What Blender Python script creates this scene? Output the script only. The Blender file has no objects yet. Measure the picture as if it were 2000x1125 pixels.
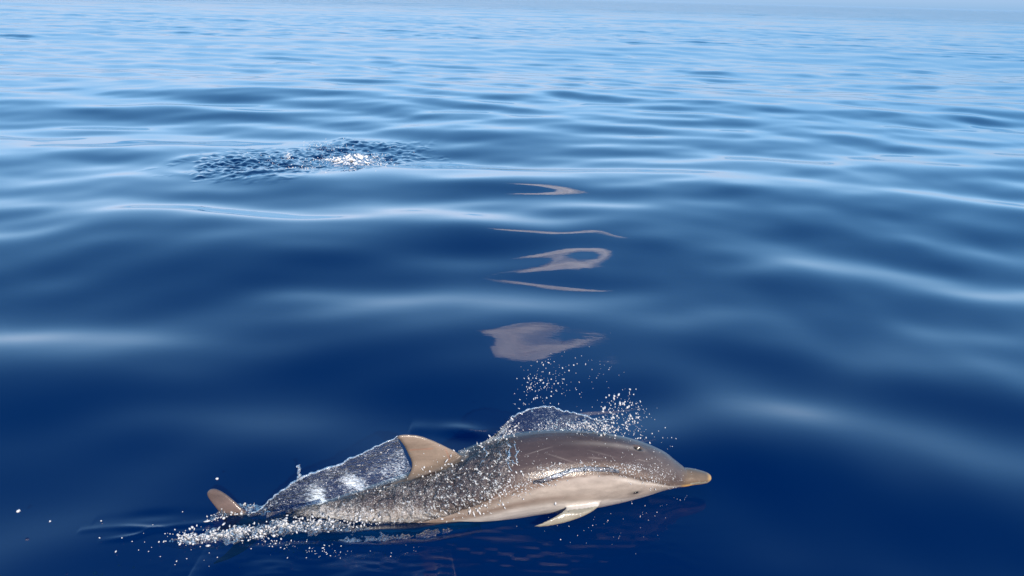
import bpy, bmesh, math, random
import numpy as np
from mathutils import Matrix, Vector
from mathutils.bvhtree import BVHTree

rad = math.radians
S = bpy.context.scene
COL = S.collection
rng = np.random.default_rng(7)

# ------------------------------------------------------------------ camera
H = 1.80                       # eye height above the sea, on a boat's deck
PITCH = rad(21.45)
ROLL = rad(1.45)
LENS = 26.0
FPX = LENS / 36.0 * 2000.0     # focal length in photo pixels
Fw = np.array([0, math.cos(PITCH), -math.sin(PITCH)])
R0 = np.array([1.0, 0, 0]); U0 = np.array([0, math.sin(PITCH), math.cos(PITCH)])
Rv = R0 * math.cos(ROLL) + U0 * math.sin(ROLL)
Uv = U0 * math.cos(ROLL) - R0 * math.sin(ROLL)
cam_d = bpy.data.cameras.new('camera'); cam = bpy.data.objects.new('camera', cam_d); COL.objects.link(cam)
cam_d.lens = LENS; cam_d.sensor_width = 36; cam_d.clip_start = 0.05; cam_d.clip_end = 60000
M = Matrix(((Rv[0], Uv[0], -Fw[0], 0), (Rv[1], Uv[1], -Fw[1], 0), (Rv[2], Uv[2], -Fw[2], H), (0, 0, 0, 1)))
cam.matrix_world = M
S.camera = cam

# ------------------------------------------------------------------ sky, sun, exposure
SUN_EL = 30.0
SUN_AZ = 160.0                 # clockwise from +Y (the way the camera looks)
W = bpy.data.worlds.new('World'); S.world = W; W.use_nodes = True
nt = W.node_tree; nt.nodes.clear()
sky = nt.nodes.new('ShaderNodeTexSky'); sky.sky_type = 'NISHITA'; sky.sun_disc = False
sky.sun_elevation = rad(SUN_EL); sky.sun_rotation = rad(SUN_AZ)
sky.air_density = 0.7; sky.dust_density = 1.0; sky.ozone_density = 6.0
sp_ = nt.nodes.new('ShaderNodeSeparateColor'); cb_ = nt.nodes.new('ShaderNodeCombineColor')
nt.links.new(sky.outputs[0], sp_.inputs[0])
for ch, (g_, k_) in enumerate([(0.84, 1.66), (0.41, 3.08), (0.25, 5.10)]):      # the camera's own tone response, channel by channel, over the whole sky
    pw = nt.nodes.new('ShaderNodeMath'); pw.operation = 'POWER'; pw.inputs[1].default_value = g_
    ml_ = nt.nodes.new('ShaderNodeMath'); ml_.operation = 'MULTIPLY'; ml_.inputs[1].default_value = k_
    nt.links.new(sp_.outputs[ch], pw.inputs[0]); nt.links.new(pw.outputs[0], ml_.inputs[0]); nt.links.new(ml_.outputs[0], cb_.inputs[ch])
bg = nt.nodes.new('ShaderNodeBackground'); bg.inputs['Strength'].default_value = 0.12
wo = nt.nodes.new('ShaderNodeOutputWorld')
nt.links.new(cb_.outputs[0], bg.inputs[0]); nt.links.new(bg.outputs[0], wo.inputs[0])
sd = bpy.data.lights.new('sun', 'SUN'); sd.energy = 5.0; sd.angle = rad(0.5); sd.color = (1.0, 0.90, 0.77)
sun = bpy.data.objects.new('sun', sd); COL.objects.link(sun)
sdir = Vector((math.sin(rad(SUN_AZ)) * math.cos(rad(SUN_EL)), math.cos(rad(SUN_AZ)) * math.cos(rad(SUN_EL)), math.sin(rad(SUN_EL))))
sun.rotation_euler = sdir.to_track_quat('Z', 'Y').to_euler()
vs = S.view_settings
vs.view_transform = 'Standard'; vs.look = 'None'; vs.gamma = 1.0; vs.exposure = 0.0; vs.use_curve_mapping = False
S.cycles.use_denoising = True
S.cycles.max_bounces = 8; S.cycles.transparent_max_bounces = 24
S.cycles.sample_clamp_indirect = 4.0
S.cycles.caustics_reflective = False; S.cycles.caustics_refractive = False

# ------------------------------------------------------------------ helpers
def ray(u, v):
    u = np.asarray(u, float); v = np.asarray(v, float)
    d = Fw * FPX + np.multiply.outer(u - 1000.0, Rv) + np.multiply.outer(562.5 - v, Uv)
    return d
O = np.array([0, 0, H])
def at_y(u, v, Y):
    d = ray(u, v); t = np.asarray(Y, float) / d[..., 1]
    return O + d * t[..., None]
def at_z(u, v, z):
    d = ray(u, v); t = (np.asarray(z, float) - H) / d[..., 2]
    return O + d * np.asarray(t)[..., None]
def depth(p): return (p - O) @ Fw
def pix(p):
    q = p - O; z = q @ Fw
    return 1000 + FPX * (q @ Rv) / z, 562.5 - FPX * (q @ Uv) / z

def mesh_obj(name, V, Fc, mat=None, smooth=True, parent=None, tris=False):
    me = bpy.data.meshes.new(name)
    V = np.ascontiguousarray(V, dtype=np.float32); Fc = np.ascontiguousarray(Fc, dtype=np.int32)
    n = Fc.shape[1]
    me.vertices.add(len(V)); me.vertices.foreach_set('co', V.ravel())
    me.loops.add(Fc.size); me.loops.foreach_set('vertex_index', Fc.ravel())
    me.polygons.add(len(Fc)); me.polygons.foreach_set('loop_start', np.arange(0, Fc.size, n, dtype=np.int32))
    if smooth: me.polygons.foreach_set('use_smooth', np.ones(len(Fc), dtype=bool))
    me.update(calc_edges=True); me.validate()
    o = bpy.data.objects.new(name, me); COL.objects.link(o)
    if mat: me.materials.append(mat)
    if parent: o.parent = parent
    return o
def tag(o, label=None, cat=None, group=None, kind=None):
    if label: o['label'] = label
    if cat: o['category'] = cat
    if group: o['group'] = group
    if kind: o['kind'] = kind
    return o
def attr(o, name, vals):
    a = o.data.attributes.new(name, 'FLOAT', 'POINT'); a.data.foreach_set('value', np.ascontiguousarray(vals, dtype=np.float32))
def attr_col(o, name, vals):
    a = o.data.color_attributes.new(name, 'FLOAT_COLOR', 'POINT')
    c = np.ones((len(vals), 4), dtype=np.float32); c[:, :3] = vals; a.data.foreach_set('color', c.ravel())

def sstep(a, b, x):
    t = np.clip((x - a) / (b - a), 0, 1); return t * t * (3 - 2 * t)
_h = np.random.default_rng(3).random(65536)
def vnoise(P):                                 # smooth 3D value noise in -1..1
    i = np.floor(P).astype(np.int64); f = P - i; f = f * f * f * (f * (f * 6 - 15) + 10)
    def hh(dx, dy, dz):
        k = ((i[..., 0] + dx) * 73856093) ^ ((i[..., 1] + dy) * 19349663) ^ ((i[..., 2] + dz) * 83492791)
        k = (k ^ (k >> 13)) * 1274126177
        return _h[(k ^ (k >> 16)) & 65535]
    x, y, z = f[..., 0], f[..., 1], f[..., 2]
    a = hh(0,0,0) * (1-x) + hh(1,0,0) * x; b = hh(0,1,0) * (1-x) + hh(1,1,0) * x
    c = hh(0,0,1) * (1-x) + hh(1,0,1) * x; d = hh(0,1,1) * (1-x) + hh(1,1,1) * x
    return ((a * (1-y) + b * y) * (1-z) + (c * (1-y) + d * y) * z) * 2 - 1
def fbm(P, n=4):
    s = 0; a = 1.0; t = 0
    for k in range(n):
        s = s + a * vnoise(P * 2.03 ** k + 17.3 * k); t += a; a *= 0.55
    return s / t
def curve(pts, n):                             # Catmull-Rom through rows of pts, n samples
    P = np.array(pts, float); P = np.vstack([2 * P[0] - P[1], P, 2 * P[-1] - P[-2]])
    t = np.linspace(0, len(P) - 3 - 1e-9, n); i = t.astype(int); f = (t - i)[:, None]
    a, b, c, d = P[i], P[i + 1], P[i + 2], P[i + 3]
    return 0.5 * ((2 * b) + (c - a) * f + (2*a - 5*b + 4*c - d) * f**2 + (-a + 3*b - 3*c + d) * f**3)
def grid_faces(nr, nc, wrap=False):
    i = np.arange(nr - 1)[:, None]; j = np.arange(nc if wrap else nc - 1)[None, :]
    j2 = (j + 1) % nc
    return np.stack([i * nc + j, i * nc + j2, (i + 1) * nc + j2, (i + 1) * nc + j], -1).reshape(-1, 4)

class NT:
    def __init__(s, name):
        s.m = bpy.data.materials.new(name); s.m.use_nodes = True; s.t = s.m.node_tree; s.t.nodes.clear()
        s.out = s.t.nodes.new('ShaderNodeOutputMaterial')
    def n(s, typ, **kw):
        x = s.t.nodes.new('ShaderNode' + typ)
        for k, v in kw.items():
            if k.startswith('_'): x.inputs[k[1:].replace('_', ' ')].default_value = v
            else: setattr(x, k, v)
        return x
    def l(s, a, b): s.t.links.new(a, b)

# ------------------------------------------------------------------ materials
def water_mat():
    k = NT('sea_water')
    fr = k.n('Fresnel', _IOR=1.36)
    gl = k.n('BsdfGlossy', _Color=(1, 1, 1, 1), _Roughness=0.02)
    at = k.n('Attribute'); at.attribute_name = 'unresolved'
    rr = k.n('MapRange'); rr.inputs[3].default_value = 0.03; rr.inputs[4].default_value = 0.08
    k.l(at.outputs['Fac'], rr.inputs[0]); k.l(rr.outputs[0], gl.inputs['Roughness'])
    df = k.n('BsdfDiffuse', _Color=(0.0004, 0.048, 0.180, 1))
    tr = k.n('BsdfTransparent', _Color=(0.07, 0.27, 0.45, 1))
    m1 = k.n('MixShader'); m1.inputs[0].default_value = 0.80
    k.l(df.outputs[0], m1.inputs[1]); k.l(tr.outputs[0], m1.inputs[2])
    geo = k.n('NewGeometry')
    no = k.n('TexNoise', _Scale=9.0, _Detail=3.0, _Roughness=0.55)
    mp = k.n('Mapping'); mp.inputs['Scale'].default_value = (0.5, 1.2, 1.0)
    k.l(geo.outputs['Position'], mp.inputs[0]); k.l(mp.outputs[0], no.inputs['Vector'])
    bp = k.n('Bump', _Strength=0.10, _Distance=0.0025)
    k.l(no.outputs[0], bp.inputs['Height'])
    n2 = k.n('TexNoise', _Scale=0.14, _Detail=5.0, _Roughness=0.62)
    mp2 = k.n('Mapping'); mp2.inputs['Scale'].default_value = (0.6, 1.5, 1.0); mp2.inputs['Rotation'].default_value = (0, 0, 0.15)
    k.l(geo.outputs['Position'], mp2.inputs[0]); k.l(mp2.outputs[0], n2.inputs['Vector'])
    bp2 = k.n('Bump', _Distance=0.75)
    k.l(n2.outputs[0], bp2.inputs['Height']); k.l(at.outputs['Fac'], bp2.inputs['Strength']); k.l(bp.outputs[0], bp2.inputs['Normal'])
    bp = bp2
    for x in (fr, gl): k.l(bp.outputs[0], x.inputs['Normal'])
    m2 = k.n('MixShader')
    fm = k.n('MapRange'); fm.inputs[1].default_value = 0.037; fm.inputs[2].default_value = 1.0; fm.inputs[3].default_value = 0.0; fm.inputs[4].default_value = 2.3
    k.l(fr.outputs[0], fm.inputs[0]); mn = k.n('Math', operation='MINIMUM'); mn.inputs[1].default_value = 0.88; k.l(fm.outputs[0], mn.inputs[0])
    k.l(mn.outputs[0], m2.inputs[0]); k.l(m1.outputs[0], m2.inputs[1]); k.l(gl.outputs[0], m2.inputs[2])
    k.l(m2.outputs[0], k.out.inputs[0])
    return k.m
def plain(name, col, rough=0.5, spec=0.5, coat=0.0):
    k = NT(name)
    b = k.n('BsdfPrincipled'); b.inputs['Base Color'].default_value = (*col, 1); b.inputs['Roughness'].default_value = rough
    b.inputs['Specular IOR Level'].default_value = spec; b.inputs['Coat Weight'].default_value = coat
    k.l(b.outputs[0], k.out.inputs[0]); return k.m
def skin_mat():
    k = NT('wet_dolphin_skin')
    a = k.n('Attribute'); a.attribute_name = 'coat'
    tc = k.n('TexCoord')
    mp = k.n('Mapping'); mp.inputs['Scale'].default_value = (4, 14, 14); k.l(tc.outputs['Object'], mp.inputs[0])
    n1 = k.n('TexNoise', _Scale=3.0, _Detail=6.0, _Roughness=0.65); k.l(mp.outputs[0], n1.inputs['Vector'])
    mr = k.n('MapRange'); mr.inputs[1].default_value = 0.3; mr.inputs[2].default_value = 0.7; mr.inputs[3].default_value = 0.84; mr.inputs[4].default_value = 1.14
    k.l(n1.outputs[0], mr.inputs[0])
    mx = k.n('VectorMath', operation='MULTIPLY'); k.l(a.outputs['Color'], mx.inputs[0])
    cb = k.n('CombineXYZ')
    for q in range(3): k.l(mr.outputs[0], cb.inputs[q])
    k.l(cb.outputs[0], mx.inputs[1])
    b = k.n('BsdfPrincipled'); k.l(mx.outputs[0], b.inputs['Base Color'])
    b.inputs['Roughness'].default_value = 0.28; b.inputs['IOR'].default_value = 1.40
    b.inputs['Coat Weight'].default_value = 0.5; b.inputs['Coat Roughness'].default_value = 0.08; b.inputs['Coat IOR'].default_value = 1.33
    n2 = k.n('TexNoise', _Scale=95.0, _Detail=5.0, _Roughness=0.6); k.l(tc.outputs['Object'], n2.inputs['Vector'])
    bp = k.n('Bump', _Strength=0.33, _Distance=0.003); k.l(n2.outputs[0], bp.inputs['Height'])
    k.l(bp.outputs[0], b.inputs['Normal']); k.l(bp.outputs[0], b.inputs['Coat Normal'])
    k.l(b.outputs[0], k.out.inputs[0]); return k.m
def clear_mat(name, white=0.25, rough=0.08, scale=90.0, bump=0.6, col=(0.75, 0.85, 0.95), tint=(0.92, 0.96, 1.0), ior=1.333, use_attr=None, lo=0.5, base=0.02, streak=1.0, tilt=0.0):
    """thin running water: Fresnel mirror over clear water, whitened where it holds air"""
    k = NT(name)
    tcc = k.n('TexCoord'); tc = k.n('Mapping'); tc.inputs['Scale'].default_value = (streak, 1, 1); tc.inputs['Rotation'].default_value = (0, rad(tilt), 0)
    k.l(tcc.outputs['Object'], tc.inputs[0])
    n2 = k.n('TexNoise', _Scale=scale, _Detail=3.0, _Distortion=0.6); k.l(tc.outputs[0], n2.inputs['Vector'])
    bp = k.n('Bump', _Strength=bump, _Distance=0.006); k.l(n2.outputs[0], bp.inputs['Height'])
    fr = k.n('Fresnel', _IOR=ior); gl = k.n('BsdfGlossy', _Roughness=rough)
    for x in (fr, gl): k.l(bp.outputs[0], x.inputs['Normal'])
    df = k.n('BsdfDiffuse', _Color=(*col, 1)); k.l(bp.outputs[0], df.inputs['Normal'])
    tr = k.n('BsdfTransparent', _Color=(*tint, 1))
    m1 = k.n('MixShader')
    n3 = k.n('TexNoise', _Scale=scale * 1.7, _Detail=4.0, _Roughness=0.7, _Distortion=1.0); k.l(tc.outputs[0], n3.inputs['Vector'])
    if use_attr:
        a = k.n('Attribute'); a.attribute_name = use_attr
        ad = k.n('Math', operation='ADD'); k.l(n3.outputs[0], ad.inputs[0]); k.l(a.outputs['Fac'], ad.inputs[1])
        src = ad.outputs[0]
    else: src = n3.outputs[0]
    mr = k.n('MapRange'); mr.inputs[1].default_value = lo; mr.inputs[2].default_value = lo + 0.2; mr.inputs[3].default_value = white * base; mr.inputs[4].default_value = white
    k.l(src, mr.inputs[0]); k.l(mr.outputs[0], m1.inputs[0])
    k.l(tr.outputs[0], m1.inputs[1]); k.l(df.outputs[0], m1.inputs[2])
    m2 = k.n('MixShader'); k.l(fr.outputs[0], m2.inputs[0]); k.l(m1.outputs[0], m2.inputs[1]); k.l(gl.outputs[0], m2.inputs[2])
    k.l(m2.outputs[0], k.out.inputs[0]); return k.m
def drop_mat(name, col, clear=0.35, rough=0.12, ior=1.5):
    k = NT(name)
    df = k.n('BsdfDiffuse', _Color=(*col, 1)); tr = k.n('BsdfTransparent', _Color=(0.9, 0.95, 1, 1))
    m1 = k.n('MixShader'); m1.inputs[0].default_value = clear; k.l(df.outputs[0], m1.inputs[1]); k.l(tr.outputs[0], m1.inputs[2])
    fr = k.n('Fresnel', _IOR=ior); gl = k.n('BsdfGlossy', _Roughness=rough)
    m2 = k.n('MixShader'); k.l(fr.outputs[0], m2.inputs[0]); k.l(m1.outputs[0], m2.inputs[1]); k.l(gl.outputs[0], m2.inputs[2])
    k.l(m2.outputs[0], k.out.inputs[0]); return k.m

M_sea = water_mat(); M_skin = skin_mat()
M_drop = drop_mat('water_droplets', (0.93, 0.93, 0.93), 0.42, 0.28, 1.8); M_foam = drop_mat('white_foam', (0.88, 0.89, 0.9), 0.08, 0.3)  # droplets' white share stands in for sunlight refracted through them

# ------------------------------------------------------------------ the sea
WR = np.random.default_rng(21)
NW = 150
lam = np.exp(WR.uniform(math.log(0.35), math.log(26.0), NW))
ang = WR.normal(0.0, 1.0, NW) * np.interp(lam, [0.35, 2, 26], [0.75, 0.48, 0.3]) + np.interp(lam, [0.35, 3, 26], [0.05, 0.12, 0.2])
phs = np.random.default_rng(256446).uniform(0, 2 * math.pi, NW)
slo = np.interp(np.log(lam), np.log([0.35, 0.6, 1.0, 1.8, 3.2, 7.0, 26.0]), [0.0014, 0.0040, 0.0080, 0.0092, 0.0070, 0.0042, 0.0026])
kk = 2 * math.pi / lam
kx, ky = kk * np.sin(ang), kk * np.cos(ang)
amp = slo / kk * 1.3

def sea_h(X, Y, spacing=None):
    h = np.zeros_like(X)
    # slow sideways drift of the pattern, so that crests bend
    wx = 0.35 * np.sin(0.31 * Y + 0.17 * X + 1.0) + 0.2 * np.sin(0.83 * X - 0.42 * Y)
    r = np.hypot(X, Y)
    far = 1.0 - 0.25 * sstep(8, 22, r)                 # a light breeze roughens the water further out
    near = 1.0 + 0.60 * sstep(9.5, 3.8, r)             # slick calm beside the boat
    for q in range(NW):
        a = amp[q]
        t = a * np.sin(kx[q] * (X + wx) + ky[q] * (Y + 0.4 * wx) + phs[q])
        if spacing is not None:
            t = t * sstep(1.3, 2.6, lam[q] / spacing)
        if lam[q] < 1.7: t = t * near * (1 + 0.5 * sstep(10, 24, r))
        elif lam[q] < 3.0: t = t * far * near
        elif lam[q] < 9.0: t = t * (0.5 + 0.5 * near) * (1 - 0.3 * sstep(8, 20, r))
        h += t
    h *= 1 + 0.5 * sstep(35, 120, r)
    # the animal's own push: water heaped round the tail, drawn down at the head
    h += 0.042 * np.exp(-((X + 0.95) / 0.85) ** 2 - ((Y - 2.15) / 0.55) ** 2) - 0.024 * np.exp(-((X - 0.75) / 0.6) ** 2 - ((Y - 2.42) / 0.5) ** 2)
    return h

def build_sea():
    deg = math.pi / 180
    dep = np.concatenate([np.linspace(89.5, 52, 26)[:-1], np.linspace(52, 30, 300)[:-1], np.linspace(30, 14, 230)[:-1], np.linspace(14, 8, 190)[:-1],
                          np.linspace(8, 3, 120)[:-1], np.linspace(3, 0.12, 230), [0.08, 0.05, 0.03, 0.015, 0.008, 0.004]]) * deg
    az = np.concatenate([np.linspace(-180, -62, 30)[:-1], np.linspace(-62, -37, 60)[:-1], np.linspace(-37, 37, 820)[:-1], np.linspace(37, 62, 60)[:-1], np.linspace(62, 180, 30)]) * deg
    dist = H / np.tan(dep)
    sp = np.gradient(dist)
    D, A = np.meshgrid(dist, az, indexing='ij'); SP = np.repeat(np.abs(sp)[:, None], len(az), 1)
    SPa = D * np.gradient(az)[None, :]
    X, Y = D * np.sin(A), D * np.cos(A)
    Z = np.zeros_like(X)
    Z[:] = sea_h(X, Y, np.maximum(SP, SPa))
    Z *= 1 - sstep(800, 3000, D)
    # choppy boil where a second animal has just gone down
    Z += boil(X, Y)
    Z += wake(X, Y)
    V = np.stack([X, Y, Z], -1).reshape(-1, 3)
    o = mesh_obj('sea', V, grid_faces(len(dist), len(az)), M_sea)
    attr(o, 'unresolved', (sstep(0.25, 3.0, SP)).ravel())
    return o

BC = at_z(620, 312, 0)                       # middle of the boil
def boil_mask(X, Y):
    dx, dy = X - BC[0], Y - BC[1]
    n = 0.9 * fbm(np.stack([X * 1.7, Y * 1.3, 0 * X + 4], -1), 4) + 0.35 * vnoise(np.stack([X * 9, Y * 5, 0 * X], -1))
    # a long patch, its tail bending towards the boat on the left
    cy = dy - 0.62 * np.minimum(dx, 0) * 1.0 - 0.25
    r = np.sqrt((dx / 1.28) ** 2 + (cy / 1.2) ** 2) + n * 0.5
    return sstep(1.22, 0.50, r)
def boil(X, Y):
    Z = np.zeros_like(X)
    w = (np.abs(X - BC[0]) < 2.6) & (np.abs(Y - BC[1]) < 2.6)
    x, y = X[w], Y[w]; m = boil_mask(x, y)
    P = np.stack([x * 1.0, y * 0.8, 0 * x], -1)
    a = 0.022 * (1 - np.abs(fbm(P * 6.5, 3)) * 2.4) + 0.014 * fbm(P * 15 + 5, 2) + 0.005 * vnoise(P * 34)
    ring = np.exp(-((np.sqrt(((x - BC[0]) / 1.28) ** 2 + ((y - BC[1] - 0.62 * np.minimum(x - BC[0], 0) - .25) / 0.95) ** 2) - 1.12) / 0.09) ** 2)
    Z[w] = m * a + 0.007 * ring * sstep(0.6, -0.9, x - BC[0]) * sstep(0.5, -0.3, y - BC[1])
    return Z
WAKE = [([(150, 1027), (230, 1026), (300, 1032), (360, 1026), (420, 1022)], 0.006, 0.016), ([(190, 1052), (260, 1046), (300, 1032)], 0.005, 0.014), ([(300, 1030), (350, 1040), (420, 1036)], 0.004, 0.010),
        ([(480, 1046), (600, 1050), (700, 1048), (800, 1040), (900, 1027), (1000, 1010)], 0.014, 0.022), ([(560, 1058), (700, 1056), (820, 1052), (920, 1038), (1010, 1020)], -0.006, 0.014), ([(480, 1076), (640, 1070), (760, 1072), (840, 1064), (900, 1050)], 0.006, 0.020),
        ([(180, 1010), (300, 1004), (440, 1008)], -0.004, 0.03), ([(330, 1118), (480, 1118), (640, 1114), (780, 1106), (900, 1096)], 0.005, 0.075), ([(330, 1200), (560, 1205), (760, 1195), (900, 1175)], 0.034, 0.20), ([(800, 826), (880, 830), (980, 842)], 0.012, 0.05), ([(400, 322), (440, 314), (500, 311)], 0.02, 0.07), ([(420, 366), (480, 354), (540, 346), (590, 338)], 0.02, 0.06)]
def wake(X, Y):
    Z = np.zeros_like(X)
    for pts, hgt, wid in WAKE:
        p = np.array(pts, float); Q = at_z(p[:, 0], p[:, 1], 0.0)[:, :2]; Q = curve(Q, 40)
        w = (X > Q[:, 0].min() - .4) & (X < Q[:, 0].max() + .4) & (Y > Q[:, 1].min() - .4) & (Y < Q[:, 1].max() + .4)
        if not w.any(): continue
        G = np.stack([X[w], Y[w]], -1); best = np.full(len(G), 1e9); tt = np.zeros(len(G))
        for i in range(39):
            a, b = Q[i], Q[i + 1]; t = np.clip(((G - a) @ (b - a)) / ((b - a) @ (b - a)), 0, 1)
            d = np.hypot(*(G - a - t[:, None] * (b - a)).T); m = d < best; best[m] = d[m]; tt[m] = (i + t[m]) / 39
        Z[w] += hgt * np.exp(-(best / wid) ** 2) * np.sin(np.pi * tt) ** .5 * (0.7 + 0.3 * np.sin(G[:, 0] * 23))
    # small disturbed ripples alongside the animal
    m = np.exp(-((X + 0.25) / 0.75) ** 4 - ((Y - 2.06 - 0.10 * X) / 0.22) ** 2)
    w = m > 0.02
    if w.any():
        q = np.stack([X[w] * 0.6, Y[w] * 1.5, 0 * X[w] + 2], -1)
        Z[w] += m[w] * (0.0042 * fbm(q * 7, 3) + 0.0012 * vnoise(q * 34))
    return Z
sea = build_sea()
tag(sea, 'calm deep blue sea with smooth glassy ripples', 'sea', kind='structure')
# bright blue sheet added to carry the water's upwelling blue, seen through the surface
q = 60000.0
deep = mesh_obj('deep_blue_sheet', [(-q, -q, -40), (q, -q, -40), (q, q, -40), (-q, q, -40)], [(0, 1, 2, 3)], plain('deep_blue_sheet', (0.002, 0.44, 0.82), 1.0, 0.0))
tag(deep, 'added bright blue sheet deep below that carries the blue of the sea', 'water', kind='structure')


# ------------------------------------------------------------------ the dolphin
def yc(u): return np.interp(u, [400, 480, 800, 1100, 1390], [2.19, 2.21, 2.31, 2.37, 2.45])
# photo column, upper edge, lower edge of the body, width/height ratio
ST = [(430, 1026, 1044, .55), (470, 1022, 1046, .6), (520, 1013, 1050, .68), (580, 997, 1053, .76), (640, 979, 1056, .84), (700, 959, 1056, .9), (760, 939, 1052, .94), (820, 919, 1044, .97),
      (880, 897, 1033, 1), (940, 869, 1021, 1), (1000, 850, 1010, 1), (1050, 842, 1002, 1), (1100, 840, 997, 1), (1150, 842, 991, 1),
      (1200, 849, 982, 1), (1245, 861, 972, 1), (1280, 876, 963, 1), (1305, 893, 957, 1), (1322, 905, 953, 1.0), (1333, 912, 951, 1.12), (1350, 914, 947.5, 1.25),
      (1368, 918, 945.5, 1.3), (1380, 922, 943, 1.3), (1387, 927, 939, 1.15)]
def stations(table, n, ycf=yc):
    T = curve([(a, b, c, d) for a, b, c, d in table], n)
    u, vt, vb, ra = T.T
    Y = ycf(u)
    C = at_y(u, (vt + vb) / 2, Y)
    R = (vb - vt) / 2 / FPX * depth(C)
    return u, C, R, ra
CE, SE = math.cos(rad(37)), math.sin(rad(37))
def tube_from(C, Ry, Rz, seg, close=True):
    T = np.gradient(C, axis=0); T /= np.linalg.norm(T, axis=1)[:, None]
    side = np.cross(T, [0, 0, 1.0]); side /= np.linalg.norm(side, axis=1)[:, None]   # towards the boat
    upv = np.cross(side, T)
    a = np.linspace(0, 2 * math.pi, seg, endpoint=False)
    V = C[:, None, :] + side[:, None, :] * (np.cos(a)[None, :, None] * Ry[:, None, None]) + upv[:, None, :] * (np.sin(a)[None, :, None] * Rz[:, None, None])
    n, m = len(C), seg
    V = V.reshape(-1, 3); F = grid_faces(n, m, True)
    V = np.vstack([V, C[0] - T[0] * Rz[0] * .5, C[-1] + T[-1] * Rz[-1] * .5])
    tri = [(k, (k + 1) % m, n * m, n * m) for k in range(m)] + [((n - 1) * m + (k + 1) % m, (n - 1) * m + k, n * m + 1, n * m + 1) for k in range(m)]
    return V, F, tri, T, side, upv
BU, BCn, BR, BRA = stations(ST, 150)
Rz = BR / np.sqrt((BRA * SE) ** 2 + CE ** 2); Ry = Rz * BRA
class Parts:
    def __init__(s): s.V = []; s.F = []; s.n = 0
    def add(s, V, F):
        F = [tuple(dict.fromkeys(int(i) + s.n for i in f)) for f in F]
        s.V.append(np.asarray(V)); s.F += [f for f in F if len(f) > 2]; s.n += len(V)
PB = Parts()
V, F, tri, BT, BSide, BUp = tube_from(BCn, Ry, Rz, 40); PB.add(V, list(F) + tri)
# lower jaw: a second, slimmer lobe under the beak
jaw = [(1265, 932, 966, 1), (1290, 934, 958, 1.0), (1320, 930, 951.5, 1.0), (1350, 929, 947, 1.0), (1370, 930, 943, 1.0), (1380, 932, 940, 1.0)]
_, C, R, ra = stations(jaw, 30)
C = C + np.array([0, -0.002, -0.004])
V, F, tri, *_ = tube_from(C, R * ra * 0.9, R * 0.85, 24); PB.add(V, list(F) + tri)

def fin(lead, trail, thick_root, thick_tip, n=26, m=14, edge=0.0032):
    """lens-section fin between two 3D edge curves running root to tip"""
    L = curve(lead, n); Tt = curve(trail, n)
    s = np.linspace(0, 1, m)
    mid = L[:, None, :] * (1 - s)[None, :, None] + Tt[:, None, :] * s[None, :, None]
    nrm = np.cross((L[-1] + Tt[-1]) / 2 - (L[0] + Tt[0]) / 2, Tt[n // 3] - L[n // 3]); nrm /= np.linalg.norm(nrm)
    t = np.linspace(thick_root, thick_tip, n)[:, None] * (np.clip(s, 0, 1) ** .5 * (1 - s) ** .8 * 1.7)[None, :] + edge
    A = mid + nrm * t[..., None]; B = mid - nrm * t[..., None]
    V = np.vstack([A.reshape(-1, 3), B.reshape(-1, 3)]); N = n * m
    F = [tuple(f) for f in grid_faces(n, m)] + [tuple(f[::-1] + N) for f in grid_faces(n, m)]
    for i in range(n - 1):
        F += [(i * m, (i + 1) * m, (i + 1) * m + N, i * m + N), (i * m + m - 1, i * m + m - 1 + N, (i + 1) * m + m - 1 + N, (i + 1) * m + m - 1)]
    for j in range(m - 1):
        F += [(j, j + N, j + 1 + N, j + 1), ((n - 1) * m + j, (n - 1) * m + j + 1, (n - 1) * m + j + 1 + N, (n - 1) * m + j + N)]
    PB.add(V, F)
def P3(rows): return [tuple(at_y(u, v, Y)) for u, v, Y in rows]
def fy(u): return yc(u) + 0.0
# dorsal fin
lead = P3([(u, v, fy(u)) for u, v in [(928, 915), (905, 893), (888, 881), (866, 870), (842, 859), (818, 851), (797, 849), (781, 850), (775, 852)]])
trail = P3([(u, v, fy(u)) for u, v in [(770, 962), (783, 943), (796, 930), (803, 915), (803, 901), (797, 886), (788, 869), (779, 858), (775, 854)]])
fin(lead, trail, 0.013, 0.002)
# flippers: near side as seen, far side mirrored
def mirror(pts):
    out = []
    for p in pts:
        p = np.array(p); k = np.argmin(np.abs(BCn[:, 0] - p[0])); n = BSide[k]
        out.append(tuple(p - 2 * n * ((p - BCn[k]) @ n)))
    return out
fl = P3([(1168, 962, 2.27), (1172, 984, 2.245), (1160, 997, 2.225), (1138, 1009, 2.205), (1110, 1019, 2.19), (1080, 1026, 2.175), (1056, 1029, 2.168), (1043, 1029, 2.165)])
ft = P3([(1100, 962, 2.27), (1104, 984, 2.245), (1106, 991, 2.225), (1100, 998, 2.205), (1087, 1007, 2.19), (1070, 1016, 2.175), (1053, 1024, 2.168), (1043, 1027, 2.165)])
fin(fl, ft, 0.010, 0.002); fin(mirror(fl), mirror(ft), 0.010, 0.002)
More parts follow.
